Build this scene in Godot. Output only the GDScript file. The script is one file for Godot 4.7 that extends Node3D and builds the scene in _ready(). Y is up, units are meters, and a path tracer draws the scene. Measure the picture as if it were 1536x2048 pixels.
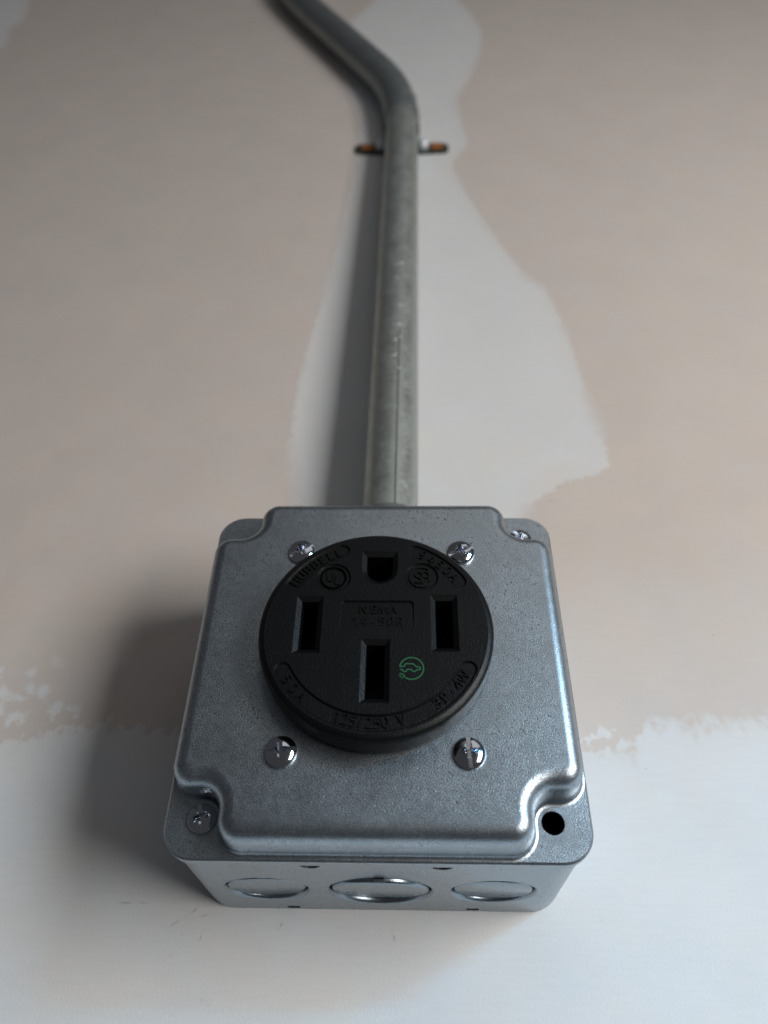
extends Node3D
# A surface mounted steel outlet box on a patched drywall wall, conduit rising above it.
# Built in millimetres (x right, y up, z out of the wall, origin at the box centre on the wall), scaled to metres.
const MM := 0.001

var wall_mat: StandardMaterial3D
var rng := RandomNumberGenerator.new()


# ---------------------------------------------------------------- mesh collector
class Solid:
	var v := PackedVector3Array()
	var n := PackedVector3Array()
	var u := PackedVector2Array()

	func tri(a: Vector3, b: Vector3, c: Vector3, na: Vector3, nb: Vector3, nc: Vector3) -> void:
		var g := (b - a).cross(c - a)
		if g.length_squared() < 1e-14:
			return
		if g.dot(na + nb + nc) > 0.0:
			v.append_array([a, c, b]); n.append_array([na, nc, nb])
		else:
			v.append_array([a, b, c]); n.append_array([na, nb, nc])
		for p in 3:
			var q: Vector3 = v[v.size() - 3 + p]
			u.append(Vector2(q.x, q.y) * 0.01)

	func flat(a: Vector3, b: Vector3, c: Vector3, towards: Vector3) -> void:
		var g := (b - a).cross(c - a).normalized()
		if g.dot(towards) < 0.0:
			g = -g
		tri(a, b, c, g, g, g)

	func quad(a: Vector3, b: Vector3, c: Vector3, d: Vector3, towards: Vector3) -> void:
		flat(a, b, c, towards)
		flat(a, c, d, towards)

	# a grid of rows of equal length with a normal for each point
	func grid(rows: Array, normals: Array, closed: bool) -> void:
		for i in rows.size() - 1:
			var p: PackedVector3Array = rows[i]
			var q: PackedVector3Array = rows[i + 1]
			var np: PackedVector3Array = normals[i]
			var nq: PackedVector3Array = normals[i + 1]
			var m := p.size()
			for j in (m if closed else m - 1):
				var k := (j + 1) % m
				tri(p[j], p[k], q[k], np[j], np[k], nq[k])
				tri(p[j], q[k], q[j], np[j], nq[k], nq[j])

	# a flat sheet with holes, z given by a function of the point
	func sheet(outer: PackedVector2Array, holes: Array, z: float, up := Vector3.BACK, frame := Transform3D.IDENTITY) -> void:
		var cuts := [-1e4, 1e4]
		for h in holes:
			var lo := 1e9
			var hi := -1e9
			for p in h:
				lo = minf(lo, p.x); hi = maxf(hi, p.x)
			cuts.append((lo + hi) / 2.0 + 0.0137)
		cuts.sort()
		var nn := (frame.basis * up).normalized()
		for i in cuts.size() - 1:
			if cuts[i + 1] - cuts[i] < 1e-3:
				continue
			var slab := PackedVector2Array([Vector2(cuts[i], -1e4), Vector2(cuts[i + 1], -1e4), Vector2(cuts[i + 1], 1e4), Vector2(cuts[i], 1e4)])
			var pieces: Array = Geometry2D.intersect_polygons(outer, slab)
			for h in holes:
				var rest := []
				for p in pieces:
					rest.append_array(Geometry2D.clip_polygons(p, h))
				pieces = rest
			for p in pieces:
				var t := Geometry2D.triangulate_polygon(p)
				for k in range(0, t.size(), 3):
					var a: Vector2 = p[t[k]]
					var b: Vector2 = p[t[k + 1]]
					var c: Vector2 = p[t[k + 2]]
					tri(frame * Vector3(a.x, a.y, z), frame * Vector3(b.x, b.y, z), frame * Vector3(c.x, c.y, z), nn, nn, nn)

	# walls between two loops of equal length, shaded flat; inward = seen from inside the loop
	func walls(low: PackedVector3Array, high: PackedVector3Array, inward: bool, mid: Vector3) -> void:
		var m := low.size()
		for j in m:
			var k := (j + 1) % m
			var e := (low[k] - low[j]).cross(high[j] - low[j])
			if e.length_squared() < 1e-12:
				e = (low[k] - low[j]).cross(high[k] - low[k])
			var c := (low[j] + low[k]) / 2.0 - mid
			var want := -c if inward else c
			if e.dot(want) < 0.0:
				e = -e
			quad(low[j], low[k], high[k], high[j], e)

	# profile of (radius, height) points turned round the frame's z axis; creases above 40 degrees
	func lathe(profile: Array, segs: int, frame := Transform3D.IDENTITY) -> void:
		var rows := []
		var norms := []
		for i in profile.size() - 1:
			var a: Vector2 = profile[i]
			var b: Vector2 = profile[i + 1]
			if a.distance_to(b) < 1e-5:
				continue
			var e := (b - a).normalized()
			var na := Vector2(e.y, -e.x)
			var nb := na
			if i > 0:
				var e0: Vector2 = (a - profile[i - 1]).normalized()
				if e0.dot(e) > 0.77:
					na = (Vector2(e0.y, -e0.x) + na).normalized()
			if i < profile.size() - 2:
				var e1: Vector2 = (profile[i + 2] - b).normalized()
				if e1.dot(e) > 0.77:
					nb = (Vector2(e1.y, -e1.x) + nb).normalized()
			var r := [PackedVector3Array(), PackedVector3Array()]
			var q := [PackedVector3Array(), PackedVector3Array()]
			for s in segs:
				var t := TAU * s / segs
				var c := Vector2(cos(t), sin(t))
				r[0].append(frame * Vector3(a.x * c.x, a.x * c.y, a.y)); q[0].append((frame.basis * Vector3(na.x * c.x, na.x * c.y, na.y)).normalized())
				r[1].append(frame * Vector3(b.x * c.x, b.x * c.y, b.y)); q[1].append((frame.basis * Vector3(nb.x * c.x, nb.x * c.y, nb.y)).normalized())
			grid(r, q, true)

	func block(a: Vector3, b: Vector3, frame := Transform3D.IDENTITY, bevel := 0.0) -> void:
		# a box whose edges are chamfered
		var c := (a + b) / 2.0
		var h := (b - a) / 2.0
		var s := h - Vector3.ONE * bevel
		for ax in 3:
			var bx := (ax + 1) % 3
			var cx := (ax + 2) % 3
			for sg in [-1.0, 1.0]:
				var pts := []
				for w in [[-1, -1], [1, -1], [1, 1], [-1, 1]]:
					var p := Vector3.ZERO
					p[ax] = h[ax] * sg; p[bx] = s[bx] * w[0]; p[cx] = s[cx] * w[1]
					pts.append(frame * (c + p))
				var d := Vector3.ZERO
				d[ax] = sg
				quad(pts[0], pts[1], pts[2], pts[3], frame.basis * d)
				if bevel > 0.0:
					for sb in [-1.0, 1.0]:
						var e := []
						for w in [-1.0, 1.0]:
							var p := Vector3.ZERO
							p[ax] = h[ax] * sg; p[bx] = s[bx] * sb; p[cx] = s[cx] * w
							e.append(frame * (c + p))
						for w in [1.0, -1.0]:
							var p := Vector3.ZERO
							p[ax] = s[ax] * sg; p[bx] = h[bx] * sb; p[cx] = s[cx] * w
							e.append(frame * (c + p))
						var dd := Vector3.ZERO
						dd[ax] = sg; dd[bx] = sb
						quad(e[0], e[1], e[2], e[3], frame.basis * dd)

	# a flat shape with thickness and side walls
	func slab(poly: PackedVector2Array, z0: float, z1: float, frame := Transform3D.IDENTITY) -> void:
		sheet(poly, [], z1, Vector3.BACK, frame)
		sheet(poly, [], z0, Vector3.FORWARD, frame)
		var m := poly.size()
		var sgn := -1.0 if Geometry2D.is_polygon_clockwise(poly) else 1.0
		for j in m:
			var a := poly[j]
			var b := poly[(j + 1) % m]
			var o := Vector3((b - a).y, -(b - a).x, 0.0) * sgn
			quad(frame * Vector3(a.x, a.y, z0), frame * Vector3(b.x, b.y, z0), frame * Vector3(b.x, b.y, z1), frame * Vector3(a.x, a.y, z1), frame.basis * o)

	func add_mesh(m: Mesh, frame: Transform3D) -> void:
		var s := m.surface_get_arrays(0)
		var p: PackedVector3Array = s[Mesh.ARRAY_VERTEX]
		var q: PackedVector3Array = s[Mesh.ARRAY_NORMAL]
		var ix: PackedInt32Array = s[Mesh.ARRAY_INDEX] if s[Mesh.ARRAY_INDEX] != null else PackedInt32Array(range(p.size()))
		for k in range(0, ix.size(), 3):
			tri(frame * p[ix[k]], frame * p[ix[k + 1]], frame * p[ix[k + 2]], (frame.basis * q[ix[k]]).normalized(), (frame.basis * q[ix[k + 1]]).normalized(), (frame.basis * q[ix[k + 2]]).normalized())

	func mesh(scale := 0.001) -> ArrayMesh:
		var s := []
		s.resize(Mesh.ARRAY_MAX)
		var w := PackedVector3Array()
		w.resize(v.size())
		for i in v.size():
			w[i] = v[i] * scale
		s[Mesh.ARRAY_VERTEX] = w
		s[Mesh.ARRAY_NORMAL] = n
		s[Mesh.ARRAY_TEX_UV] = u
		var m := ArrayMesh.new()
		m.add_surface_from_arrays(Mesh.PRIMITIVE_TRIANGLES, s)
		return m


# ---------------------------------------------------------------- scene helpers
func part(called: String, shape: Mesh, mat: Material, parent: Node, at := Vector3.ZERO, label := "") -> MeshInstance3D:
	var o := MeshInstance3D.new()
	o.name = called
	o.mesh = shape
	o.material_override = null
	o.set_surface_override_material(0, mat)
	o.position = at * MM
	if label:
		o.set_meta("label", label)
	parent.add_child(o, true)
	return o


func thing(called: String, label: String, category: String, at := Vector3.ZERO) -> Node3D:
	var o := Node3D.new()
	o.name = called
	o.position = at * MM
	o.set_meta("label", label)
	o.set_meta("category", category)
	add_child(o, true)
	return o


func lin(r: float, g: float, b: float) -> Color:
	return Color(r, g, b).linear_to_srgb()


func circle(c: Vector2, r: float, segs := 48) -> PackedVector2Array:
	var p := PackedVector2Array()
	for i in segs:
		p.append(c + Vector2.from_angle(TAU * i / segs) * r)
	return p


func rounded_square(h: float, r: float, segs := 10) -> PackedVector2Array:
	var p := PackedVector2Array()
	for q in 4:
		var c := Vector2(h - r, h - r).rotated(q * PI / 2)
		for i in segs + 1:
			p.append(c + Vector2.from_angle(q * PI / 2 + PI / 2 * i / segs) * r)
	return p


func arc_band(c: Vector2, r: float, half: float, a0: float, a1: float) -> PackedVector2Array:
	var p := PackedVector2Array()
	var m := int(absf(a1 - a0) / 2.0) + 6
	for i in m + 1:
		p.append(c + Vector2.from_angle(deg_to_rad(lerpf(a0, a1, float(i) / m))) * (r + half))
	var e1 := c + Vector2.from_angle(deg_to_rad(a1)) * r
	for i in range(1, 12):
		p.append(e1 + Vector2.from_angle(deg_to_rad(a1 + 180.0 * i / 12)) * half)
	for i in m + 1:
		p.append(c + Vector2.from_angle(deg_to_rad(lerpf(a1, a0, float(i) / m))) * (r - half))
	var e0 := c + Vector2.from_angle(deg_to_rad(a0)) * r
	for i in range(1, 12):
		p.append(e0 + Vector2.from_angle(deg_to_rad(a0 + 180.0 + 180.0 * i / 12)) * half)
	return p


func inset(poly: PackedVector2Array, d: float) -> PackedVector2Array:
	var out := PackedVector2Array()
	var m := poly.size()
	var sgn := 1.0 if Geometry2D.is_polygon_clockwise(poly) else -1.0
	for i in m:
		var e0 := (poly[i] - poly[(i + m - 1) % m]).normalized()
		var e1 := (poly[(i + 1) % m] - poly[i]).normalized()
		var n0 := Vector2(e0.y, -e0.x) * sgn
		var n1 := Vector2(e1.y, -e1.x) * sgn
		var b := (n0 + n1).normalized()
		out.append(poly[i] + b * d / maxf(0.3, b.dot(n0)))
	return out


func lift(poly: PackedVector2Array, z: float) -> PackedVector3Array:
	var p := PackedVector3Array()
	for q in poly:
		p.append(Vector3(q.x, q.y, z))
	return p


func stroke(path: Array, width: float) -> PackedVector2Array:
	var found := Geometry2D.offset_polyline(PackedVector2Array(path), width / 2, Geometry2D.JOIN_ROUND, Geometry2D.END_ROUND)
	return found[0]


# ---------------------------------------------------------------- textures
func noise_bytes(w: int, h: int, freq: float, octaves: int, sd: int, kind := FastNoiseLite.TYPE_SIMPLEX_SMOOTH) -> PackedByteArray:
	var f := FastNoiseLite.new()
	f.noise_type = kind
	f.frequency = freq
	f.seed = sd
	f.fractal_octaves = octaves
	if octaves == 1:
		f.fractal_type = FastNoiseLite.FRACTAL_NONE
	var im := f.get_seamless_image(w, h, false, false, 0.1, true)
	im.convert(Image.FORMAT_L8)
	return im.get_data()


func grey_texture(d: PackedByteArray, w: int, h: int) -> ImageTexture:
	return ImageTexture.create_from_image(Image.create_from_data(w, h, false, Image.FORMAT_L8, d))


func zinc(base: Color, rough: float, pits: float, spread: float, repeat_mm: float, sd: int, relief: float, cloud := 0.14) -> StandardMaterial3D:
	# hot dipped sheet: a fine crystalline mottle, dark flecks and a few hair scratches
	var w := 1024
	var fine := noise_bytes(w, w, 0.2, 2, sd)
	var mid := noise_bytes(w, w, 0.03, 3, sd + 1)
	var big := noise_bytes(w, w, 0.006, 3, sd + 2)
	var fleck := noise_bytes(w, w, 0.06, 2, sd + 3)
	var alb := PackedByteArray()
	alb.resize(w * w * 3)
	var rgh := PackedByteArray()
	rgh.resize(w * w)
	var hgt := PackedByteArray()
	hgt.resize(w * w)
	for i in w * w:
		var a := fine[i] / 255.0 - 0.5
		var b := mid[i] / 255.0 - 0.5
		var c := big[i] / 255.0 - 0.5
		var pit := clampf((0.28 - fleck[i] / 255.0) * 8.0, 0.0, 1.0) * clampf(0.4 + c * 3.0, 0.0, 1.0)
		var k := clampf(1.0 + spread * (a * (1.0 - 0.5 * cloud) + (b + c) * cloud) - pit * pits, 0.12, 1.6)
		alb[i * 3] = int(clampf(base.r * k, 0.0, 1.0) * 255.0)
		alb[i * 3 + 1] = int(clampf(base.g * k, 0.0, 1.0) * 255.0)
		alb[i * 3 + 2] = int(clampf(base.b * k, 0.0, 1.0) * 255.0)
		rgh[i] = int(clampf(rough * (1.0 + (b + c) * cloud * 0.6 + 0.22 * a) + 0.12 * pit, 0.05, 1.0) * 255.0)
		hgt[i] = int(clampf(0.5 + 0.7 * a + 0.25 * b - 0.35 * pit, 0.0, 1.0) * 255.0)
	# scratches
	var r := RandomNumberGenerator.new()
	r.seed = sd + 77
	for s in 26:
		var p := Vector2(r.randf() * w, r.randf() * w)
		var dir := Vector2.from_angle(r.randf_range(-0.9, 0.9) + PI / 2)
		var length := r.randf_range(8, 34)
		for t in int(length):
			var q := p + dir * t
			var j := (int(q.y) & (w - 1)) * w + (int(q.x) & (w - 1))
			for ch in 3:
				alb[j * 3 + ch] = mini(255, alb[j * 3 + ch] + 60)
			hgt[j] = maxi(0, hgt[j] - 60)
	var m := StandardMaterial3D.new()
	m.albedo_texture = ImageTexture.create_from_image(Image.create_from_data(w, w, false, Image.FORMAT_RGB8, alb))
	m.roughness = 1.0
	m.roughness_texture = grey_texture(rgh, w, w)
	m.metallic = 1.0
	m.heightmap_enabled = true
	m.heightmap_scale = relief
	m.heightmap_texture = grey_texture(hgt, w, w)
	m.uv1_triplanar = true
	m.uv1_triplanar_sharpness = 4.0
	m.uv1_scale = Vector3.ONE * (1000.0 / repeat_mm)
	return m


func black_plastic() -> StandardMaterial3D:
	var w := 512
	var fine := noise_bytes(w, w, 0.16, 2, 31)
	var mid := noise_bytes(w, w, 0.05, 2, 32)
	var hgt := PackedByteArray()
	hgt.resize(w * w)
	for i in w * w:
		hgt[i] = int(clampf(0.6 * fine[i] + 0.4 * mid[i], 0.0, 255.0))
	var m := StandardMaterial3D.new()
	m.albedo_color = lin(0.003, 0.0034, 0.0038)
	m.roughness = 0.38
	m.metallic_specular = 0.36
	m.heightmap_enabled = true
	m.heightmap_scale = 0.012
	m.heightmap_texture = grey_texture(hgt, w, w)
	m.uv1_triplanar = true
	m.uv1_scale = Vector3.ONE * (1000.0 / 26.0)
	return m


# distance in mm from a point to a polygon, negative inside
func poly_distance(p: Vector2, poly: PackedVector2Array) -> float:
	var best := 1e9
	var inside := false
	var m := poly.size()
	var j := m - 1
	for i in m:
		var a := poly[j]
		var b := poly[i]
		var ab := b - a
		var t := clampf((p - a).dot(ab) / ab.length_squared(), 0.0, 1.0)
		best = minf(best, p.distance_squared_to(a + ab * t))
		if (a.y > p.y) != (b.y > p.y) and p.x < (b.x - a.x) * (p.y - a.y) / (b.y - a.y) + a.x:
			inside = not inside
		j = i
	return -sqrt(best) if inside else sqrt(best)


const PATCH := [[-44, 40], [-45, 90], [-45, 116], [-50, 150], [-51, 180], [-50, 205], [-47, 235], [-43, 264], [-38, 320], [-34, 376], [-31, 420], [-28, 462], [-30, 520], [-46, 590], [-58, 640], [-52, 700], [-42, 735], [-28, 770], [-12, 830], [-10, 920], [20, 940], [44, 850], [60, 780], [72, 740], [79, 697], [77, 650], [66, 600], [54, 560], [50, 546], [52, 510], [55, 468], [47, 452], [42, 437], [47, 410], [58, 368], [70, 330], [84, 292], [90, 288], [94, 276], [100, 240], [104, 184], [107, 160], [107, 138], [98, 131], [84, 127], [72, 118], [63, 107], [60, 80], [58, 40]]
const CORNER_PATCH := [[-600, 1000], [-380, 900], [-388, 805], [-377, 748], [-383, 722], [-373, 683], [-378, 672], [-420, 640], [-600, 600]]
const PAINT_EDGE := [[-700, -8], [-200, -6], [-155, -3], [-145, -4], [-133, -1], [-120, 3], [-110, 5], [-95, 2], [-60, 0], [40, -6], [76, -6], [84, -4], [92, -6], [97, 5], [106, 8], [116, 3], [126, 7], [144, 8], [200, 6], [700, 8]]
# filler dabs left beside the paint edge: x, y, radius
const DABS := [[-153, 16, 3.6], [-146, 15, 3.0], [-141, 19, 2.6], [-136, 17, 3.2], [-133, 13, 2.4], [-144, 6, 3.4], [-150, 8, 3.0], [-127, 10, 2.8], [-121, 9, 2.2], [-143, 26, 1.6], [-134, 30, 1.2], [-156, 25, 2.0], [76, -2, 3.6], [83, 1, 3.0], [89, -2, 3.4], [101, 2, 4.0], [113, -1, 3.6], [120, 5, 3.0], [132, 2, 3.5]]
# small grey marks on the paint: from x, y to x, y, width, darkness
const SMEARS := [[-87.7, -58.3, -76.9, -58.1, 0.9, 0.35], [-60, -58.9, -64.4, -62.4, 1.1, 0.30], [-64.4, -62.4, -71, -66.1, 1.0, 0.22], [-57.9, -66.2, -58.4, -69.4, 0.7, 0.42], [-60, -62.0, -55, -61.2, 0.9, 0.28], [-32.0, -63.2, -33.6, -66.0, 0.9, 0.40], [3.6, -64.8, 4.6, -69.0, 1.3, 0.30], [-55.5, -84.6, -52, -87, 2.6, 0.10], [80.0, 123.6, 82.0, 124.0, 1.3, 0.30], [74.6, 114.6, 77.2, 115.8, 1.2, 0.38], [84.4, 120.2, 86.0, 120.6, 1.0, 0.22], [79.8, 32.4, 81.4, 31.0, 0.9, 0.22], [58.5, 66, 60, 67, 1.2, 0.15], [-69.0, -72, -66, -74, 0.7, 0.14], [62, -66, 66, -78, 0.35, 0.12], [110, 68.3, 110.4, 68.3, 0.9, 0.3], [133, 43.9, 133.4, 43.9, 0.9, 0.3]]


# colour and relief of one rectangle of the wall
func wall_surface(lo: Vector2, hi: Vector2, w: int, h: int, sd: int) -> StandardMaterial3D:
	var step := 6
	var cw := w / step
	var ch := h / step
	var patch := PackedVector2Array()
	for p in PATCH:
		patch.append(Vector2(p[0], p[1]))
	var corner := PackedVector2Array()
	for p in CORNER_PATCH:
		corner.append(Vector2(p[0], p[1]))
	var coarse := Image.create(cw, ch, false, Image.FORMAT_RF)
	for y in ch:
		for x in cw:
			var q := Vector2(lerpf(lo.x, hi.x, (x + 0.5) / cw), lerpf(hi.y, lo.y, (y + 0.5) / ch))
			var d := minf(poly_distance(q, patch), poly_distance(q, corner))
			var k := 0
			while k < PAINT_EDGE.size() - 2 and PAINT_EDGE[k + 1][0] < q.x:
				k += 1
			var t := clampf((q.x - PAINT_EDGE[k][0]) / float(PAINT_EDGE[k + 1][0] - PAINT_EDGE[k][0]), 0.0, 1.0)
			d = minf(d, q.y - lerpf(PAINT_EDGE[k][1], PAINT_EDGE[k + 1][1], t))
			for s in DABS:
				d = minf(d, q.distance_to(Vector2(s[0], s[1])) - s[2] * 0.85)
			coarse.set_pixel(x, y, Color(d, 0, 0))
	coarse.resize(w, h, Image.INTERPOLATE_CUBIC)
	var dist := coarse.get_data().to_float32_array()
	var px := w / (hi.x - lo.x)          # pixels per mm
	var edge := noise_bytes(w, h, 0.16 / px, 4, sd)
	var cloud := noise_bytes(w, h, 0.018 / px, 4, 5)
	var tint := noise_bytes(w, h, 0.03 / px, 3, 9)
	var narrow := Image.create_from_data(w / 9, h, false, Image.FORMAT_L8, noise_bytes(w / 9, h, 0.5 / px, 3, sd + 8))
	narrow.resize(w, h, Image.INTERPOLATE_CUBIC)
	var trowel := narrow.get_data()
	var grain := noise_bytes(w, h, 0.9 / px, 2, sd + 4)
	var alb := PackedByteArray()
	alb.resize(w * h * 3)
	var hgt := PackedByteArray()
	hgt.resize(w * h)
	var white := Vector3(0.735, 0.745, 0.755)
	var paper := Vector3(0.652, 0.594, 0.556)
	for i in w * h:
		var g := grain[i] / 255.0 - 0.5
		var c := cloud[i] / 255.0 - 0.5
		var t := tint[i] / 255.0 - 0.5
		var e := dist[i] + (edge[i] / 255.0 - 0.5) * (4.0 + 8.0 * exp(-pow(hi.y - float(i / w) * (hi.y - lo.y) / h - 2.0, 2.0) / 160.0))
		var l := trowel[i] / 255.0 - 0.5
		e += l * 1.6
		var cover := smoothstep(0.0, 1.0, clampf(0.5 - e * clampf(0.22 + c * 1.1, 0.07, 0.6), 0.0, 1.0))
		# thin coat: paler near the rim, the board shows through in places
		var thin := clampf(cover - clampf(0.35 + e * 0.03 + c * 0.8, 0.0, 0.4) * 0.5, 0.0, 1.0)
		var col := paper.lerp(white, thin)
		col *= 1.0 + 0.03 * g + 0.06 * c + 0.035 * l
		col.x *= 1.0 + 0.035 * t
		col.z *= 1.0 - 0.05 * t
		for ax in 3:
			alb[i * 3 + ax] = int(255.0 * pow(clampf(col[ax], 0.0, 1.0), 1.0 / 2.2))
		hgt[i] = int(clampf(0.42 + 0.20 * cover + 0.28 * g + 0.08 * c + 0.14 * l, 0.0, 1.0) * 255.0)
	# dirt: specks everywhere, smears where the photograph has them
	var r := RandomNumberGenerator.new()
	r.seed = 4 + sd
	var area := (hi.x - lo.x) * (hi.y - lo.y)
	for s in int(area / 620.0):
		var q := Vector2(r.randf_range(lo.x, hi.x), r.randf_range(lo.y, hi.y))
		speck(alb, hgt, w, h, lo, hi, q, q + Vector2(r.randf_range(-0.3, 0.3), r.randf_range(-0.3, 0.3)), r.randf_range(0.18, 0.5), r.randf_range(0.1, 0.45))
	for s in SMEARS:
		speck(alb, hgt, w, h, lo, hi, Vector2(s[0], s[1]), Vector2(s[2], s[3]), s[4], s[5])
	var m := StandardMaterial3D.new()
	m.albedo_texture = ImageTexture.create_from_image(Image.create_from_data(w, h, false, Image.FORMAT_RGB8, alb))
	m.roughness = 0.72
	m.metallic_specular = 0.4
	m.heightmap_enabled = true
	m.heightmap_scale = 0.016
	m.heightmap_texture = grey_texture(hgt, w, h)
	m.texture_repeat = false
	return m


func speck(alb: PackedByteArray, hgt: PackedByteArray, w: int, h: int, lo: Vector2, hi: Vector2, a: Vector2, b: Vector2, width: float, dark: float) -> void:
	var px := w / (hi.x - lo.x)
	var pa := Vector2((a.x - lo.x) * px, (hi.y - a.y) * h / (hi.y - lo.y))
	var pb := Vector2((b.x - lo.x) * px, (hi.y - b.y) * h / (hi.y - lo.y))
	var rad := maxf(width * 0.5 * px, 0.6)
	var ab := pb - pa
	for y in range(int(minf(pa.y, pb.y) - rad - 2), int(maxf(pa.y, pb.y) + rad + 3)):
		for x in range(int(minf(pa.x, pb.x) - rad - 2), int(maxf(pa.x, pb.x) + rad + 3)):
			if x < 0 or y < 0 or x >= w or y >= h:
				continue
			var p := Vector2(x + 0.5, y + 0.5)
			var t := clampf((p - pa).dot(ab) / maxf(ab.length_squared(), 1e-6), 0.0, 1.0)
			var d := p.distance_to(pa + ab * t)
			var fade := 1.0 if ab.length() < 4.0 else clampf(sin(t * 3.0 + 0.15) * 1.1, 0.0, 1.0) * (0.55 + 0.45 * sin(t * 9.0 + pa.x))
			var k := smoothstep(0.0, 1.0, clampf((rad - d) / maxf(rad, 0.8), 0.0, 1.0)) * dark * fade * 0.6
			var i := y * w + x
			for ax in 3:
				alb[i * 3 + ax] = int(alb[i * 3 + ax] * (1.0 - k * 0.8))


# ---------------------------------------------------------------- builders
func build_wall() -> void:
	# one board: a sharp rectangle round the box with its own fine texture, the rest coarser
	var lo := Vector2(-170, -130)
	var hi := Vector2(170, 150)
	var LO := Vector2(-620, -420)
	var HI := Vector2(620, 1000)
	var fine := wall_surface(lo, hi, 1530, 1260, 21)
	var coarse := wall_surface(LO, HI, 1458, 1668, 21)
	var am := ArrayMesh.new()
	for k in 2:
		var rects := [[lo, hi]]
		var o := lo
		var e := hi
		if k == 1:
			rects = [[LO, Vector2(lo.x, HI.y)], [Vector2(hi.x, LO.y), HI], [Vector2(lo.x, hi.y), Vector2(hi.x, HI.y)], [Vector2(lo.x, LO.y), Vector2(hi.x, lo.y)]]
			o = LO
			e = HI
		var st := SurfaceTool.new()
		st.begin(Mesh.PRIMITIVE_TRIANGLES)
		for rc in rects:
			var a: Vector2 = rc[0]
			var b: Vector2 = rc[1]
			for p in [Vector2(a.x, a.y), Vector2(a.x, b.y), Vector2(b.x, b.y), Vector2(a.x, a.y), Vector2(b.x, b.y), Vector2(b.x, a.y)]:
				st.set_normal(Vector3.BACK)
				st.set_tangent(Plane(1, 0, 0, 1))
				st.set_uv(Vector2((p.x - o.x) / (e.x - o.x), (e.y - p.y) / (e.y - o.y)))
				st.add_vertex(Vector3(p.x, p.y, 0) * MM)
		if k == 1:
			# edges and back of the board
			var q := [Vector2(LO.x, LO.y), Vector2(LO.x, HI.y), Vector2(HI.x, HI.y), Vector2(HI.x, LO.y)]
			for i in 4:
				var a: Vector2 = q[i]
				var b: Vector2 = q[(i + 1) % 4]
				var nn := Vector3(-(b - a).y, (b - a).x, 0).normalized()
				for c in [[a, 0.0], [a, -12.7], [b, -12.7], [a, 0.0], [b, -12.7], [b, 0.0]]:
					st.set_normal(nn)
					st.set_uv(Vector2(0.02, 0.02))
					st.add_vertex(Vector3(c[0].x, c[0].y, c[1]) * MM)
			for c in [q[0], q[3], q[2], q[0], q[2], q[1]]:
				st.set_normal(Vector3.FORWARD)
				st.set_uv(Vector2(0.02, 0.02))
				st.add_vertex(Vector3(c.x, c.y, -12.7) * MM)
		st.commit(am)
	var o := MeshInstance3D.new()
	o.name = "wall"
	o.mesh = am
	o.set_surface_override_material(0, fine)
	o.set_surface_override_material(1, coarse)
	o.set_meta("kind", "structure")
	add_child(o)


func screw(called: String, r: float, height: float, mat: Material, parent: Node, at: Vector3, turn: float) -> void:
	# round head cut by a slot and by a tapered cross recess
	var c := CSGCombiner3D.new()
	c.name = called
	c.position = at * MM
	c.rotation.z = deg_to_rad(turn)
	c.scale = Vector3.ONE * MM
	parent.add_child(c, true)
	var dome := Solid.new()
	var prof := [Vector2(0, -3.0), Vector2(1.9, -3.0), Vector2(1.9, -0.1), Vector2(r, -0.1), Vector2(r, 0.25)]
	for i in range(1, 13):
		var q := PI / 2 * i / 12
		prof.append(Vector2(r * cos(q), 0.25 + (height - 0.25) * sqrt(maxf(0.0, 1.0 - pow(cos(q), 2.3)))) if i < 12 else Vector2(0, height))
	dome.lathe(prof, 64)
	var head := CSGMesh3D.new()
	head.name = "dome"
	head.mesh = dome.mesh(1.0)
	head.material = mat
	c.add_child(head)
	var slot := CSGBox3D.new()
	slot.name = "slot"
	slot.size = Vector3(1.25, r * 2.4, 3.0)
	slot.position = Vector3(0, 0, height - 1.25 + 1.5)
	slot.operation = CSGShape3D.OPERATION_SUBTRACTION
	slot.material = mat
	c.add_child(slot)
	for k in 2:
		var f := Solid.new()
		var top := [Vector2(2.5, 0.85), Vector2(-2.5, 0.85), Vector2(-2.5, -0.85), Vector2(2.5, -0.85)]
		var bot := [Vector2(0.9, 0.5), Vector2(-0.9, 0.5), Vector2(-0.9, -0.5), Vector2(0.9, -0.5)]
		var up := PackedVector3Array()
		var dn := PackedVector3Array()
		for i in 4:
			up.append(Vector3(top[i].x, top[i].y, height + 0.5))
			dn.append(Vector3(bot[i].x, bot[i].y, height - 2.4))
		f.walls(dn, up, false, Vector3(0, 0, height - 1.0))
		f.quad(up[0], up[1], up[2], up[3], Vector3.BACK)
		f.quad(dn[0], dn[1], dn[2], dn[3], Vector3.FORWARD)
		var arm := CSGMesh3D.new()
		arm.name = "recess"
		arm.mesh = f.mesh(1.0)
		arm.material = mat
		arm.operation = CSGShape3D.OPERATION_SUBTRACTION
		arm.rotation.z = k * PI / 2
		c.add_child(arm, true)


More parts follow.
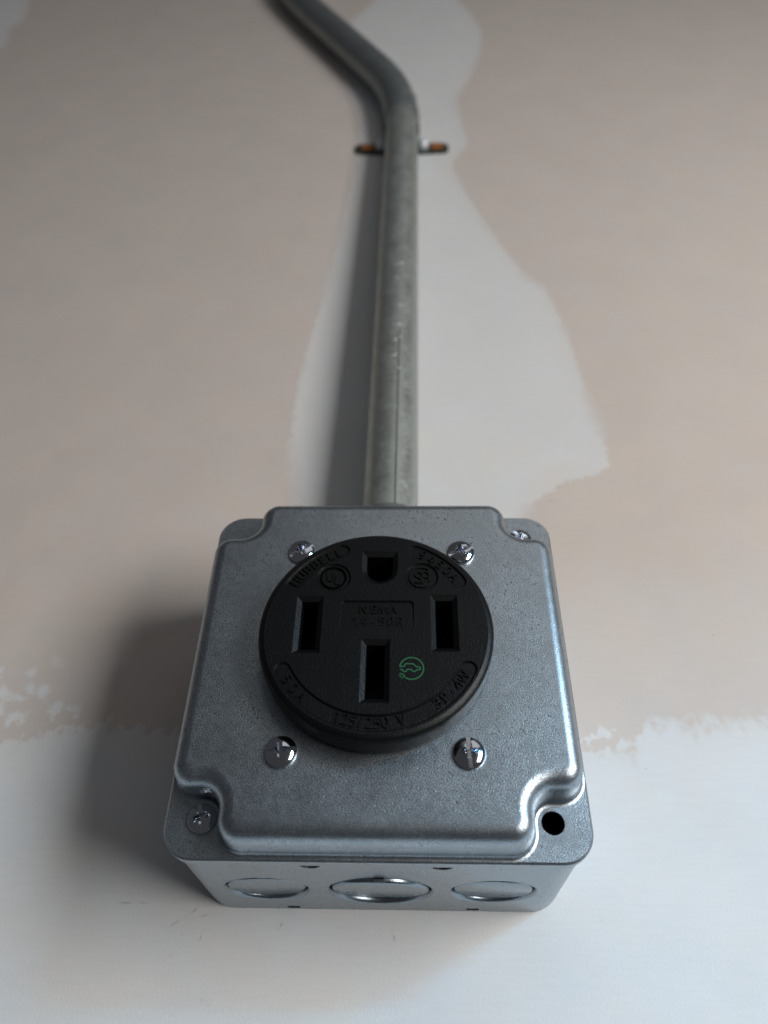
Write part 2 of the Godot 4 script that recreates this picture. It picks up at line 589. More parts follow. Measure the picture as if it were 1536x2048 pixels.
func build_box(root: Node3D, bright: Material) -> void:
	# drawn steel box, open to the front, its lower side punched with three knockouts
	var s := Solid.new()
	var H := 59.3
	var R := 11.0
	var D := 55.9
	var th := 1.6
	var outer := rounded_square(H, R, 12)
	var inner := rounded_square(H - th, R - th, 12)
	var m := outer.size()
	for j in m:
		var k := (j + 1) % m
		var a := outer[j]
		var b := outer[k]
		if absf(a.y + H) < 1e-3 and absf(b.y + H) < 1e-3:
			continue       # the punched side comes below
		var flat_run := a.distance_to(b) > 20.0
		for side in 2:
			var loop: PackedVector2Array = outer if side == 0 else inner
			var sg := 1.0 if side == 0 else -1.0
			var ca := Vector2(signf(a.x), signf(a.y)) * (H - R)
			var cb := Vector2(signf(b.x), signf(b.y)) * (H - R)
			var na := (a - ca).normalized() * sg
			var nb := (b - cb).normalized() * sg
			if flat_run:
				nb = na
			var z0 := 0.4 if side == 0 else 2.0
			var p0 := Vector3(loop[j].x, loop[j].y, z0)
			var p1 := Vector3(loop[k].x, loop[k].y, z0)
			var p2 := Vector3(loop[k].x, loop[k].y, D)
			var p3 := Vector3(loop[j].x, loop[j].y, D)
			var n0 := Vector3(na.x, na.y, 0)
			var n1 := Vector3(nb.x, nb.y, 0)
			s.tri(p0, p1, p2, n0, n1, n1)
			s.tri(p0, p2, p3, n0, n1, n0)
	s.sheet(outer, [], 0.4, Vector3.FORWARD)
	s.sheet(inner, [], 2.0, Vector3.BACK)
	s.sheet(outer, [inner], D, Vector3.BACK)
	# punched lower side, drawn in (x, z) and turned to face down
	var X := H - R
	var side_frame := Transform3D(Basis(Vector3(1, 0, 0), Vector3(0, 0, 1), Vector3(0, -1, 0)), Vector3.ZERO)
	var rect := PackedVector2Array([Vector2(-X, 0.4), Vector2(X, 0.4), Vector2(X, D), Vector2(-X, D)])
	var kx := [-34.0, 0.3, 34.2]
	var kr := [12.3, 15.3, 12.3]
	var holes := []
	for i in 3:
		holes.append(circle(Vector2(kx[i], 25.8 if i != 1 else 24.6), kr[i] + 1.0, 72))
	for x in [-18.4, 18.0]:
		holes.append(circle(Vector2(x, 53.0), 2.9, 24))
	for x in [-28.5, 29.5]:
		holes.append(PackedVector2Array([Vector2(x - 2.0, 1.6), Vector2(x + 2.0, 1.6), Vector2(x + 2.0, 4.0), Vector2(x - 2.0, 4.0)]))
	# the two half moons run out at the front edge
	for h in 5:
		var clipped: Array = Geometry2D.intersect_polygons(holes[h], rect)
		holes[h] = clipped[0]
	s.sheet(rect, holes, H, Vector3.BACK, side_frame)
	s.sheet(rect, holes, H - th, Vector3.FORWARD, side_frame)
	# narrow rim at the mouth, its corners less round than the body
	var rim := rounded_square(H + 0.15, 9.2, 12)
	s.sheet(rim, [rounded_square(H - 1.0, R - 1.0, 12)], 53.2, Vector3.FORWARD)
	s.walls(lift(rim, 53.2), lift(rim, D + 0.05), false, Vector3(0, 0, 54))
	s.sheet(rim, [rounded_square(H - 3.0, R - 3.0, 12)], D + 0.05)
	for h in holes.size():
		var lowr := PackedVector3Array()
		var highr := PackedVector3Array()
		var mid := Vector2.ZERO
		for p in holes[h]:
			mid += p / holes[h].size()
		for p in holes[h]:
			lowr.append(side_frame * Vector3(p.x, p.y, H))
			highr.append(side_frame * Vector3(p.x, p.y, H - th))
		if h < 3:
			# sheared rim, rolled inwards round the blank
			var r1: float = kr[h]
			s.lathe([Vector2(r1 + 1.0, 0.0), Vector2(r1 + 0.7, -0.12), Vector2(r1 + 0.3, -0.55), Vector2(r1 + 0.05, -1.05), Vector2(r1, -th)], 72, side_frame * Transform3D(Basis.IDENTITY, Vector3(mid.x, mid.y, H)))
		else:
			s.walls(lowr, highr, true, side_frame * Vector3(mid.x, mid.y, H))
	var box := part("junction_box", s.mesh(), bright, root)
	# knockout discs: thin blanks hanging by their tabs, pressed a little inwards on the wall side
	for i in 3:
		var k := Solid.new()
		var r0: float = kr[i]
		var prof := []
		if i == 1:
			prof = [Vector2(0.01, -0.15), Vector2(r0 - 1.9, -0.1), Vector2(r0 - 1.2, -0.22), Vector2(r0 - 0.75, -0.5), Vector2(r0 - 0.55, -0.9), Vector2(r0 - 0.5, -1.6), Vector2(0.01, -2.2)]
		else:
			prof = [Vector2(0.01, 0.0), Vector2(r0 - 1.0, 0.0), Vector2(r0 - 0.75, -0.12), Vector2(r0 - 0.5, -0.5), Vector2(r0 - 0.35, -0.9), Vector2(r0 - 0.3, -1.5), Vector2(0.01, -1.5)]
		prof.reverse()
		var f := Transform3D.IDENTITY
		k.lathe(prof, 72, f)
		var tabs: Array = [[90.0, 2.4]] if i != 1 else [[90.0, 3.2], [-52.0, 4.0]]
		for t in tabs:
			var turn := Transform3D(Basis(Vector3.BACK, deg_to_rad(t[0])), Vector3.ZERO)
			k.block(Vector3(r0 - 1.6, -t[1] / 2, -1.4), Vector3(r0 + 0.5, t[1] / 2, -0.25), turn, 0.2)
		var o := part("knockout", k.mesh(), bright, box)
		var cz: float = 25.8 if i != 1 else 24.6
		var tilt := Basis(Vector3(1, 0, 0), deg_to_rad([2.4, 5.2, 2.2][i])) * Basis(Vector3(0, 1, 0), deg_to_rad([1.0, -0.6, -1.2][i]))
		o.transform = Transform3D(side_frame.basis * tilt, Vector3(kx[i], -(H - [0.5, 0.0, 0.5][i]), cz) * MM)


func build_cover(root: Node3D, zn: Material) -> void:
	# pressed cover: flat flange with rounded corners, raised middle with a scallop at each corner
	var s := Solid.new()
	var F := 59.5
	var zf := 57.5
	var holes := []
	for sx in [-1.0, 1.0]:
		for sy in [-1.0, 1.0]:
			if sx > 0.0 or sy < 0.0:
				holes.append(circle(Vector2(48.7 * sx, 48.7 * sy), 3.25, 36))
	var outer := rounded_square(F, 9.0, 12)
	# raised outline: arcs as [centre, radius sign, angles]
	var X := 59.1
	var N := 44.4
	var RC := 8.0
	var RN := 4.6
	var arcs := []
	for q in 4:
		var t := q * PI / 2
		# in the first quadrant, anticlockwise: convex by the right side, concave scallop, convex by the top
		arcs.append([Vector2(X - RC, N - RC).rotated(t), RC, 1.0, t, t + PI / 2])
		arcs.append([Vector2(N + RN, N + RN).rotated(t), RN, -1.0, t + 1.5 * PI, t + PI])
		arcs.append([Vector2(N - RC, X - RC).rotated(t), RC, 1.0, t, t + PI / 2])
	var profile := [Vector2(0, zf), Vector2(0.35, zf + 0.04), Vector2(0.75, zf + 0.2), Vector2(1.1, zf + 0.55), Vector2(1.3, zf + 1.0), Vector2(1.42, zf + 1.7), Vector2(1.75, 64.6)]
	for i in range(1, 11):
		var a := PI / 2 * i / 10
		profile.append(Vector2(1.75 + 4.9 * (1.0 - cos(a)), 64.6 + 5.4 * sin(a)))
	var rows := []
	var norms := []
	for i in profile.size():
		var p: Vector2 = profile[i]
		var e: Vector2 = (profile[mini(i + 1, profile.size() - 1)] - profile[maxi(i - 1, 0)]).normalized()
		if i == profile.size() - 1:
			e = Vector2(1, 0)
		elif i == 0:
			e = Vector2(0.98, 0.2).normalized()
		var row := PackedVector3Array()
		var nn := PackedVector3Array()
		for arc in arcs:
			for k in 15:
				var a := lerpf(arc[3], arc[4], k / 14.0)
				var d := Vector2.from_angle(a)
				var r: float = arc[1] - p.x * arc[2]
				var c: Vector2 = arc[0] + d * r
				var o: Vector2 = d * arc[2]
				row.append(Vector3(c.x, c.y, p.y))
				nn.append((Vector3(o.x, o.y, 0) * e.y + Vector3.BACK * e.x).normalized())
		rows.append(row)
		norms.append(nn)
	s.grid(rows, norms, true)
	var top := PackedVector2Array()
	for p in rows[rows.size() - 1]:
		top.append(Vector2(p.x, p.y))
	s.sheet(top, [circle(Vector2(-0.8, 0), 34.0, 64)], 70.0)
	var base := PackedVector2Array()
	for p in rows[0]:
		base.append(Vector2(p.x, p.y))
	var flange_holes := holes.duplicate()
	flange_holes.append(base)
	# flange front (its rolled edge is a small chamfer), back and rim
	var small := inset(outer, 0.6)
	s.sheet(small, flange_holes, zf)
	s.walls(lift(small, zf), lift(outer, zf - 0.55), false, Vector3(0, 0, zf))
	s.walls(lift(outer, zf - 0.55), lift(outer, 56.0), false, Vector3(0, 0, zf))
	s.sheet(outer, holes + [rounded_square(40.0, 6.0)], 56.0, Vector3.FORWARD)
	for h in holes:
		var c := Vector3.ZERO
		for p in h:
			c += Vector3(p.x, p.y, zf) / h.size()
		s.walls(lift(h, zf), lift(h, 56.0), true, c)
	part("cover_plate", s.mesh(), zn, root)


func text_onto(s: Solid, text: String, font: Font, cap: float, thick: float, frame: Transform3D) -> void:
	var tm := TextMesh.new()
	tm.text = text
	tm.font = font
	tm.font_size = 64
	tm.pixel_size = cap / 0.72 / 64.0
	tm.depth = thick
	tm.curve_step = 1.0
	s.add_mesh(tm, frame)


func arc_text(text: String, c: Vector2, r: float, a0: float, a1: float, z: float, cap: float, font: Font, tops_out: bool) -> Solid:
	var s := Solid.new()
	for i in text.length():
		if text[i] == " ":
			continue
		var a := deg_to_rad(lerpf(a0, a1, float(i) / maxf(1.0, text.length() - 1)))
		var at := c + Vector2.from_angle(a) * r
		var turn := a - PI / 2 if tops_out else a + PI / 2
		text_onto(s, text[i], font, cap, 0.5, Transform3D(Basis(Vector3.BACK, turn) * Basis.from_scale(Vector3(1.0, 1.0, 1.0)), Vector3(at.x, at.y, z)))
	return s


func build_receptacle(root: Node3D, plastic: Material, green: Material) -> void:
	var C := Vector2(-0.8, 0.0)
	var Z := 80.0
	var s := Solid.new()
	var FR := 33.0
	var centre := Transform3D(Basis.IDENTITY, Vector3(C.x, C.y, 0))
	var prof := [Vector2(33.4, 68.0), Vector2(34.0, 70.4), Vector2(34.3, 70.9), Vector2(34.75, 71.6), Vector2(34.85, 72.6), Vector2(34.95, 77.4), Vector2(34.9, 78.2), Vector2(34.75, 78.8), Vector2(34.4, 79.25), Vector2(33.9, 79.6), Vector2(33.4, 79.85), Vector2(33.0, 80.0)]
	s.lathe(prof, 180, centre)
	# slots: [outline, chamfer]
	var slots := []
	slots.append(PackedVector2Array([Vector2(-25.0, -8.7), Vector2(-16.9, -8.7), Vector2(-16.9, 10.8), Vector2(-25.0, 10.8)]))
	slots.append(PackedVector2Array([Vector2(15.4, -8.0), Vector2(23.6, -8.0), Vector2(23.6, 11.3), Vector2(15.4, 11.3)]))
	slots.append(PackedVector2Array([Vector2(-5.0, -24.0), Vector2(3.5, -24.0), Vector2(3.5, -4.0), Vector2(-5.0, -4.0)]))
	var ground := PackedVector2Array([Vector2(5.6, 27.6), Vector2(-5.7, 27.6)])
	for i in 19:
		ground.append(Vector2(-0.05, 20.9) + Vector2.from_angle(PI + PI * i / 18) * 5.65)
	slots.append(ground)
	# sunk fields that carry the lettering: [outline, depth]
	var fields := []
	var deep := 0.6
	fields.append(arc_band(C, 30.05, 2.4, 112.0, 150.0))
	fields.append(arc_band(C, 30.05, 2.4, 33.0, 66.8))
	fields.append(arc_band(C, 29.85, 2.5, 208.0, 333.5))
	fields.append(circle(Vector2(-14.3, 17.6), 5.3, 56))
	fields.append(circle(Vector2(12.9, 18.0), 5.2, 56))
	var panel := PackedVector2Array()
	for q in [[Vector2(9.1, 7.9), 0.0], [Vector2(-10.3, 7.9), 90.0]]:
		for i in 7:
			panel.append(q[0] + Vector2.from_angle(deg_to_rad(q[1] + 15.0 * i)) * 1.4)
	panel.append(Vector2(-11.7, -0.6))
	panel.append(Vector2(10.5, -0.6))
	fields.append(panel)
	var face := circle(C, FR, 180)
	s.sheet(face, slots + fields, Z)
	for f in fields.size():
		var poly: PackedVector2Array = fields[f]
		var low := inset(poly, 0.5)
		var lower := PackedVector3Array()
		for p in low:
			var d := deep
			if f == 5:
				d = deep * clampf((p.y + 0.6) / 7.0, 0.03, 1.0)
			lower.append(Vector3(p.x, p.y, Z - d))
		s.walls(lift(poly, Z), lower, true, Vector3(poly[0].x, poly[0].y, Z) if f < 3 else Vector3(low[0].x + low[low.size() / 2].x, low[0].y + low[low.size() / 2].y, 2 * Z) / 2.0)
		var t := Geometry2D.triangulate_polygon(low)
		for k in range(0, t.size(), 3):
			s.flat(lower[t[k]], lower[t[k + 1]], lower[t[k + 2]], Vector3.BACK)
	for poly in slots:
		var mid := Vector3.ZERO
		for p in poly:
			mid += Vector3(p.x, p.y, Z) / poly.size()
		var edge := inset(poly, 0.12)
		var neck := inset(poly, 1.55)
		s.walls(lift(poly, Z), lift(edge, Z - 0.1), true, mid)
		s.walls(lift(edge, Z - 0.1), lift(neck, Z - 1.02), true, mid)
		s.walls(lift(neck, Z - 1.02), lift(neck, Z - 16.0), true, mid)
		s.sheet(neck, [], Z - 16.0)
	var body := part("receptacle", s.mesh(), plastic, root)
	# raised lettering
	var font := SystemFont.new()
	font.font_names = PackedStringArray(["Droid Sans"])
	var zt := Z - deep + 0.3
	part("lettering", arc_text("HUBBELL", C, 30.0, 147.5, 114.8, zt, 3.0, font, true).mesh(), plastic, body)
	part("lettering", arc_text("9450A", C, 30.0, 61.5, 37.0, zt, 3.0, font, true).mesh(), plastic, body)
	part("lettering", arc_text("50A", C, 29.8, 214.2, 227.6, zt, 2.9, font, false).mesh(), plastic, body)
	part("lettering", arc_text("125/250 V", C, 29.7, 250.6, 285.2, zt, 3.1, font, false).mesh(), plastic, body)
	part("lettering", arc_text("3P-4W", C, 29.7, 306.6, 328.0, zt, 3.0, font, false).mesh(), plastic, body)
	var nema := Solid.new()
	var words := "NEMA"
	for i in 4:
		text_onto(nema, words[i], font, 2.9, 0.5, Transform3D(Basis.IDENTITY, Vector3(-4.6 + i * 2.95, 6.2, Z - 0.26)))
	words = "14-50R"
	for i in 6:
		text_onto(nema, words[i], font, 2.9, 0.5, Transform3D(Basis.IDENTITY, Vector3(-7.0 + i * 2.65, 1.9, Z - 0.12)))
	part("lettering", nema.mesh(), plastic, body)
	# listing mark: ring with two stepped letters
	var z0 := Z - deep - 0.05
	var z1 := Z - 0.1
	var ul := Solid.new()
	var uc := Vector3(-14.3, 17.6, 0)
	var fu := Transform3D(Basis.IDENTITY, uc)
	ul.lathe([Vector2(3.55, z0), Vector2(3.6, z1), Vector2(4.0, z1), Vector2(4.05, z0)].map(func(p): return p), 64, fu)
	var ring := [Vector2(4.08, z0), Vector2(4.02, z1), Vector2(3.62, z1), Vector2(3.55, z0)]
	ul.lathe(ring, 64, fu)
	ul.slab(stroke([Vector2(-1.9, 2.2), Vector2(-1.9, -0.2), Vector2(-1.55, -0.8), Vector2(-0.9, -1.0), Vector2(-0.3, -0.8), Vector2(0.0, -0.2), Vector2(0.0, 2.2)], 0.42), z0, z1, fu)
	ul.slab(stroke([Vector2(0.75, 1.2), Vector2(0.75, -2.2), Vector2(2.0, -2.2)], 0.42), z0, z1, fu)
	part("listing_mark", ul.mesh(), plastic, body)
	var reg := Solid.new()
	var fr := Transform3D(Basis.IDENTITY, Vector3(-17.4, 22.4, 0))
	reg.lathe([Vector2(0.85, Z - 0.02), Vector2(0.82, Z + 0.1), Vector2(0.62, Z + 0.1), Vector2(0.6, Z - 0.02)], 24, fr)
	text_onto(reg, "R", font, 0.75, 0.14, Transform3D(Basis.IDENTITY, Vector3(-17.4, 22.4, Z + 0.03)))
	part("registered_mark", reg.mesh(), plastic, body)
	# second listing mark: open ring with two letters inside
	var csa := Solid.new()
	var fc := Transform3D(Basis.IDENTITY, Vector3(12.9, 18.0, 0))
	var arc := []
	for i in 33:
		arc.append(Vector2.from_angle(deg_to_rad(lerpf(52.0, 308.0, i / 32.0))) * 3.6)
	csa.slab(stroke(arc, 0.42), z0, z1, fc)
	var es := []
	for i in 13:
		es.append(Vector2(-0.9, 1.0) + Vector2.from_angle(deg_to_rad(lerpf(20.0, 260.0, i / 12.0))) * 1.0)
	for i in 13:
		es.append(Vector2(-1.1, -1.0) + Vector2.from_angle(deg_to_rad(lerpf(80.0, -150.0, i / 12.0))) * 1.0)
	csa.slab(stroke(es, 0.4), z0, z1, fc)
	csa.slab(stroke([Vector2(0.35, -2.4), Vector2(0.35, 2.3)], 0.4), z0, z1, fc)
	var aa := []
	for i in 13:
		aa.append(Vector2(0.75, 0.4) + Vector2.from_angle(deg_to_rad(lerpf(95.0, -20.0, i / 12.0))) * 1.75)
	aa.append(Vector2(2.35, -1.6))
	csa.slab(stroke(aa, 0.4), z0, z1, fc)
	csa.slab(stroke([Vector2(0.35, -0.1), Vector2(2.2, -0.1)], 0.36), z0, z1, fc)
	part("listing_mark", csa.mesh(), plastic, body)
	# printed green mark: a car inside a plug lead
	var ev := Solid.new()
	var fe := Transform3D(Basis.IDENTITY, Vector3(9.7, -13.4, 0))
	var k := 1.0 / 44.0
	var lead := []
	for i in 37:
		lead.append(Vector2.from_angle(deg_to_rad(lerpf(170.0, -119.0, i / 36.0))) * 150.0 * k)
	ev.slab(stroke(lead, 0.42), Z + 0.004, Z + 0.03, fe)
	var car := []
	for p in [[262, 338], [318, 336], [336, 299], [430, 299], [466, 337], [520, 352], [516, 382], [474, 382], [462, 400], [443, 409], [422, 402], [408, 379], [356, 377], [345, 402], [326, 411], [306, 400], [296, 382], [266, 378]]:
		car.append(Vector2(p[0] - 410, 362 - p[1]) * k)
	ev.slab(stroke(car, 0.4), Z + 0.034, Z + 0.06, fe)
	for line in [[[335, 490], [318, 470]], [[322, 452], [300, 498]], [[322, 452], [286, 440]], [[286, 440], [262, 428]], [[300, 498], [272, 492]], [[276, 470], [250, 455]], [[286, 440], [268, 480]], [[272, 480], [296, 496]]]:
		var l := []
		for p in line:
			l.append(Vector2(p[0] - 410, 362 - p[1]) * k)
		ev.slab(stroke(l, 0.34), Z + 0.064 + 0.0, Z + 0.09, fe)
	part("printed_emblem", ev.mesh(), green, body, Vector3.ZERO, "green printed outline of a car inside a looped plug lead")


func build_screws(root: Node3D, chrome: Material) -> void:
	for t in [[-26.7, 34.3, -58.0], [26.3, 34.1, -68.0], [-26.7, -34.3, -82.0], [25.6, -34.2, 3.0]]:
		screw("mounting_screw", 4.65, 2.3, chrome, root, Vector3(t[0], t[1], 70.12), t[2])
	for t in [[-48.9, -48.7, 18.0], [48.7, 49.0, 40.0]]:
		screw("corner_screw", 4.2, 2.1, chrome, root, Vector3(t[0], t[1], 57.62), t[2])


func pipe_rings(s: Solid, pts: Array, r: float, seam: float, seam_until: float) -> void:
	var angles := []
	for i in 80:
		angles.append(TAU * i / 80)
	for d in [-2.2, -1.3, 1.3, 2.2]:
		angles.append(fposmod(seam + deg_to_rad(d), TAU))
	angles.sort()
	var rows := []
	var norms := []
	for i in pts.size():
		var e: Vector3 = (pts[mini(i + 1, pts.size() - 1)] - pts[maxi(i - 1, 0)]).normalized()
		var side := e.cross(Vector3.BACK).normalized()     # to the right for an upward run
		var front := side.cross(e).normalized()
		var row := PackedVector3Array()
		var nn := PackedVector3Array()
		for a in angles:
			var d: Vector3 = side * sin(a) + front * cos(a)
			var rr := r
			if pts[i].y < seam_until and absf(wrapf(a - seam, -PI, PI)) < deg_to_rad(1.4):
				rr = r - 0.9
				var across: Vector3 = side * cos(a) - front * sin(a)
				row.append(pts[i] + d * rr)
				nn.append((d * 0.4 - across * signf(wrapf(a - seam, -PI, PI))).normalized())
				continue
			row.append(pts[i] + d * rr)
			nn.append(d)
		rows.append(row)
		norms.append(nn)
	s.grid(rows, norms, true)


func pipe_at(y: float) -> Vector3:
	return Vector3(lerpf(1.2, 5.0, clampf((y - 60) / 370.0, 0, 1)), y, lerpf(25.2, 15.0, clampf((y - 60) / 400.0, 0, 1)))


func build_conduit(steel: Material, dull: Material, mark: Material) -> void:
	var root := thing("conduit", "grey galvanised steel conduit rising from the top of the outlet box and bending left", "conduit", Vector3(0, 60, 25))
	var off := -Vector3(0, 60, 25)
	var R := 11.75
	# straight lower pipe
	var s := Solid.new()
	var pts := []
	for i in 60:
		pts.append(pipe_at(62.0 + 446.0 * i / 59.0) + off)
	pipe_rings(s, pts, R, deg_to_rad(10.0), 205.0 - 60.0)
	part("straight_pipe", s.mesh(), steel, root)
	# upper length with the offset bend
	var cv := Curve3D.new()
	var way := [Vector3(5.0, 478, 15.0), Vector3(4.4, 492, 14.8), Vector3(-0.5, 526, 14.5), Vector3(-9.5, 556, 14.4), Vector3(-23.6, 587, 14.4), Vector3(-46.5, 635, 14.5), Vector3(-82, 709, 14.6), Vector3(-103, 758, 14.6), Vector3(-116, 802, 14.6), Vector3(-122, 850, 14.6), Vector3(-123, 895, 14.6), Vector3(-123, 990, 14.6)]
	for i in way.size():
		var d: Vector3 = (way[mini(i + 1, way.size() - 1)] - way[maxi(i - 1, 0)]) / 6.0
		cv.add_point(way[i] + off, -d, d)
	cv.bake_interval = 4.0
	var bend := []
	for i in 121:
		bend.append(cv.sample_baked(cv.get_baked_length() * i / 120.0, true))
	s = Solid.new()
	pipe_rings(s, bend, R + 1.4, 1.0, -1e9)
	# the mouth that takes the lower pipe
	var lip := Transform3D(Basis(Vector3(1, 0, 0), Vector3(0, 0, -1), Vector3(0, 1, 0)), bend[0])
	s.lathe([Vector2(R - 0.2, 0.6), Vector2(R + 0.3, -0.5), Vector2(R + 1.1, -0.5), Vector2(R + 1.4, 0.0)], 80, lip)
	part("bent_pipe", s.mesh(), dull, root)
	# connector at the box, just hidden behind the cover
	var c := Solid.new()
	var up := Transform3D(Basis(Vector3(1, 0, 0), Vector3(0, 0, -1), Vector3(0, 1, 0)), Vector3(1.3, 60, 25) + off)
	c.lathe([Vector2(17.5, 0.0), Vector2(17.5, 3.2), Vector2(14.6, 4.0), Vector2(14.6, 20.5), Vector2(14.0, 22.0), Vector2(12.2, 22.3), Vector2(11.6, 22.2)], 64, up)
	c.lathe([Vector2(3.0, 13.0), Vector2(3.0, 16.5), Vector2(2.4, 17.4), Vector2(0.01, 17.4)], 24, Transform3D(Basis.IDENTITY, Vector3(1.3, 71, 25) + off))
	part("connector", c.mesh(), dull, root)
	# stamped characters along the pipe: short raised strokes seen near the front
	for q in STAMPS:
		var e := Solid.new()
		var a := pipe_at(q[1])
		var half: float = q[2] / 2
		var prev: Array = []
		for i in 9:
			var t := (i / 8.0 - 0.5) * 2.0
			var x: float = q[0] + half * t
			var y: float = q[1] + tan(deg_to_rad(q[3])) * half * t
			var ang := asin(clampf((x - a.x) / R, -1, 1))
			var d := Vector3(sin(ang), 0, cos(ang))
			var w := 0.75 * (1.0 - 0.55 * t * t)
			var base := Vector3(a.x, y, pipe_at(y).z)
			var now := [base + d * (R - 0.05) + Vector3(0, w, 0) + off, base + d * (R + 0.24) + off, base + d * (R - 0.05) - Vector3(0, w, 0) + off]
			if prev:
				e.quad(prev[0], now[0], now[1], prev[1], d + Vector3.UP)
				e.quad(prev[1], now[1], now[2], prev[2], d + Vector3.DOWN)
			prev = now
		part("stamped_stroke", e.mesh(), mark, root)


# x, y, length, slant of the stamped strokes
const STAMPS := [[4.0, 262, 4.6, 26], [2.6, 249, 2.0, 15], [5.2, 243, 1.4, 0], [4.0, 223, 4.4, 6], [3.7, 206, 4.2, 5], [2.0, 192.5, 3.0, 26], [4.6, 196, 2.6, -12], [1.9, 180.5, 3.2, 24], [4.6, 181, 3.0, -32], [4.2, 171, 2.4, -8], [3.4, 143, 1.0, 0], [1.4, 143.4, 0.8, 0], [3.0, 116.5, 1.0, 0], [1.2, 116.7, 0.8, 0]]


func build_hanger(dark: Material, orange: Material, pale: Material) -> void:
	var root := thing("conduit_clamp", "small dark clamp with orange ends holding the conduit to the wall", "clamp", Vector3(5, 461, 0))
	var bar := Solid.new()
	# back bar with turned ends, lying on the wall behind the pipe
	var shape := PackedVector2Array([Vector2(-35, -4), Vector2(-32, -6.5), Vector2(-12, -7.5), Vector2(12, -7.5), Vector2(32, -6.5), Vector2(35, -4), Vector2(35, 4), Vector2(32, 6.5), Vector2(12, 7.5), Vector2(-12, 7.5), Vector2(-32, 6.5), Vector2(-35, 4)])
	bar.slab(shape, 0.05, 2.0)
	part("back_bar", bar.mesh(), dark, root)
	for sg in [-1.0, 1.0]:
		# spring arm that grips the side of the pipe
		var arm := Solid.new()
		var prev := []
		for i in 9:
			var a := deg_to_rad(lerpf(150.0, 78.0, i / 8.0))
			var d := Vector3(sin(a) * sg, 0, cos(a))
			var c := Vector3(0, 0, 15.0)
			var now := [c + d * 11.9 + Vector3(0, -5, 0), c + d * 13.1 + Vector3(0, -5, 0), c + d * 13.1 + Vector3(0, 5, 0), c + d * 11.9 + Vector3(0, 5, 0)]
			if prev:
				for k in 4:
					var m: Vector3 = (now[k] + now[(k + 1) % 4]) / 2 - (now[0] + now[2]) / 2
					arm.quad(prev[k], now[k], now[(k + 1) % 4], prev[(k + 1) % 4], m)
			prev = now
		arm.quad(prev[0], prev[1], prev[2], prev[3], Vector3.BACK)
		part("spring_arm", arm.mesh(), dark, root)
		var tab := Solid.new()
		tab.block(Vector3(21.5, -4.2, 2.02), Vector3(31.0, 4.4, 3.8), Transform3D(Basis(Vector3.UP, 0.0 if sg > 0 else PI), Vector3.ZERO) if sg > 0 else Transform3D(Basis(Vector3.BACK, PI), Vector3.ZERO), 0.9)
		part("orange_tab", tab.mesh(), orange, root)
		var head := Solid.new()
		var f := Transform3D(Basis.IDENTITY, Vector3(16.0 * sg, 1.0, 2.0))
		head.lathe([Vector2(4.4, 0.0), Vector2(4.4, 2.7), Vector2(4.1, 4.0), Vector2(3.2, 5.0), Vector2(1.8, 5.6), Vector2(0.01, 5.8)], 32, f)
		part("fixing_screw", head.mesh(), pale, root)


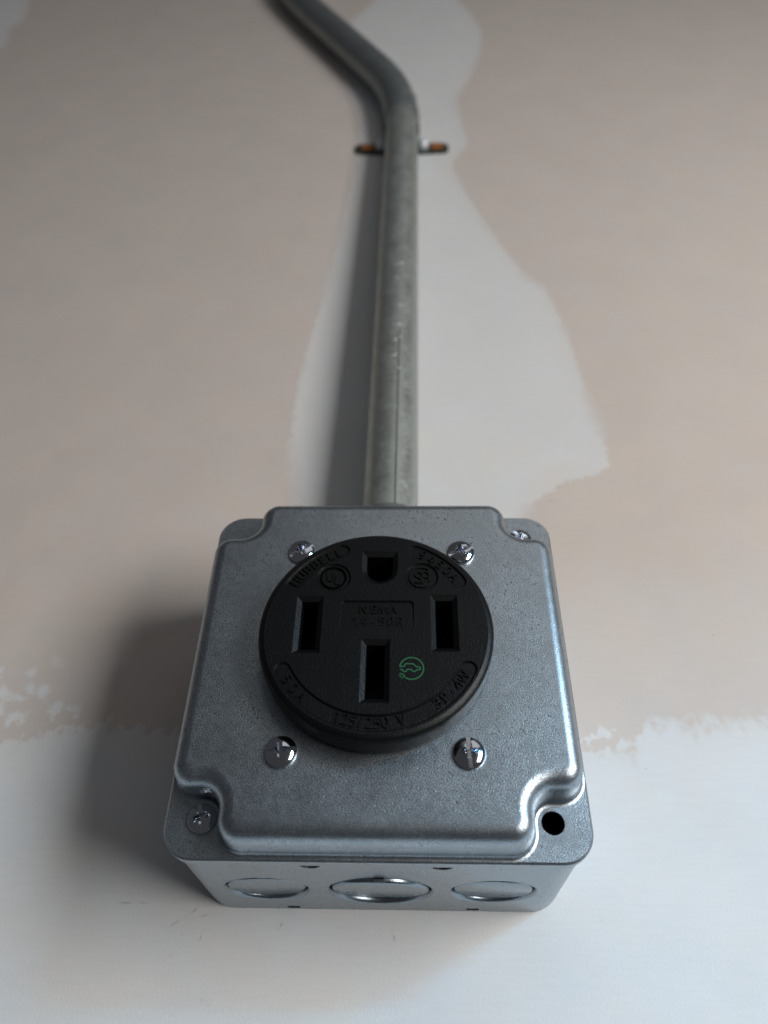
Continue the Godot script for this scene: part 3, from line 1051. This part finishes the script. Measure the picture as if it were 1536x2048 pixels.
func _ready() -> void:
	rng.seed = 7
	# ---- camera: a phone held below the box, tilted up
	var cam := Camera3D.new()
	cam.name = "camera"
	var lens := CameraAttributesPhysical.new()
	lens.frustum_focal_length = 12.0 / tan(deg_to_rad(67.6644) / 2.0)
	lens.exposure_aperture = 5.4
	lens.frustum_focus_distance = 0.232
	lens.frustum_near = 0.01
	lens.frustum_far = 60.0
	cam.attributes = lens
	cam.position = Vector3(8.314, -115.677, 276.461) * MM
	cam.rotation = Vector3(0.68138, 0.03796, 0.02305)
	cam.current = true
	add_child(cam)
	# ---- dim room air
	var env := Environment.new()
	env.background_mode = Environment.BG_COLOR
	env.background_color = lin(0.050, 0.050, 0.053)
	env.tonemap_mode = Environment.TONE_MAPPER_LINEAR
	env.tonemap_exposure = 1.0
	env.sdfgi_enabled = true
	env.ssao_enabled = true
	env.ssil_enabled = true
	var we := WorldEnvironment.new()
	we.name = "environment"
	we.environment = env
	add_child(we)
	# ---- the opening to the right: daylight from outside, and blue sky seen only from low down, under its head
	area_light("opening_light", Vector3(830, -130, 900), Vector3(0, -500, 20), Vector2(0.40, 0.82), lin(1.0, 0.98, 0.945), 1.37)
	area_light("sky_light", Vector3(740, 300, 800), Vector3(880, -678, 951), Vector2(0.30, 0.45), lin(0.26, 0.66, 1.0), 2.8)
	# ---- a dim room lamp overhead on the right, mirrored by the cover
	area_light("room_light", Vector3(360, 900, 1050), Vector3(0, 30, 60), Vector2(1.10, 0.75), lin(1.0, 0.985, 0.955), 0.135)

	# ---- materials
	var zn := zinc(Color(0.665, 0.70, 0.728), 0.37, 0.34, 0.62, 96.0, 101, 0.007, 0.14)
	var side := zinc(Color(0.585, 0.625, 0.655), 0.30, 0.12, 0.16, 120.0, 202, 0.002, 0.4)
	var steel := zinc(Color(0.69, 0.715, 0.705), 0.46, 0.06, 0.055, 92.0, 303, 0.0015, 0.8)
	steel.metallic = 0.75      # weathered to a dull grey
	var dull := steel.duplicate()
	dull.albedo_color = Color(0.82, 0.83, 0.85)
	var plastic := black_plastic()
	var chrome := StandardMaterial3D.new()
	chrome.albedo_color = Color(0.82, 0.84, 0.87)
	chrome.metallic = 1.0
	chrome.roughness = 0.11
	var green := StandardMaterial3D.new()
	green.albedo_color = lin(0.012, 0.105, 0.04)
	green.roughness = 0.6
	var dark := StandardMaterial3D.new()
	dark.albedo_color = lin(0.06, 0.075, 0.068)
	dark.metallic = 0.6
	dark.roughness = 0.5
	var pale := StandardMaterial3D.new()
	pale.albedo_color = Color(0.9, 0.92, 0.94)
	pale.metallic = 0.4
	pale.roughness = 0.4
	var orange := StandardMaterial3D.new()
	orange.albedo_color = lin(0.33, 0.115, 0.025)
	orange.roughness = 0.5

	# ---- the setting, then the things
	build_wall()
	var outlet := thing("power_outlet", "square galvanised steel outlet box on the wall with a round black four-slot socket", "outlet")
	build_box(outlet, side)
	build_cover(outlet, zn)
	build_receptacle(outlet, plastic, green)
	build_screws(outlet, chrome)
	build_conduit(steel, dull, steel)
	build_hanger(dark, orange, pale)


func area_light(called: String, at: Vector3, aim: Vector3, size: Vector2, color: Color, energy: float) -> void:
	var l := AreaLight3D.new()
	l.name = called
	l.area_size = size
	l.light_color = color
	l.light_energy = energy
	l.shadow_enabled = true
	add_child(l)
	l.look_at_from_position(at * MM, aim * MM, Vector3.UP if absf(aim.y - at.y) < 500.0 else Vector3(0.68, 0.0, 0.73))
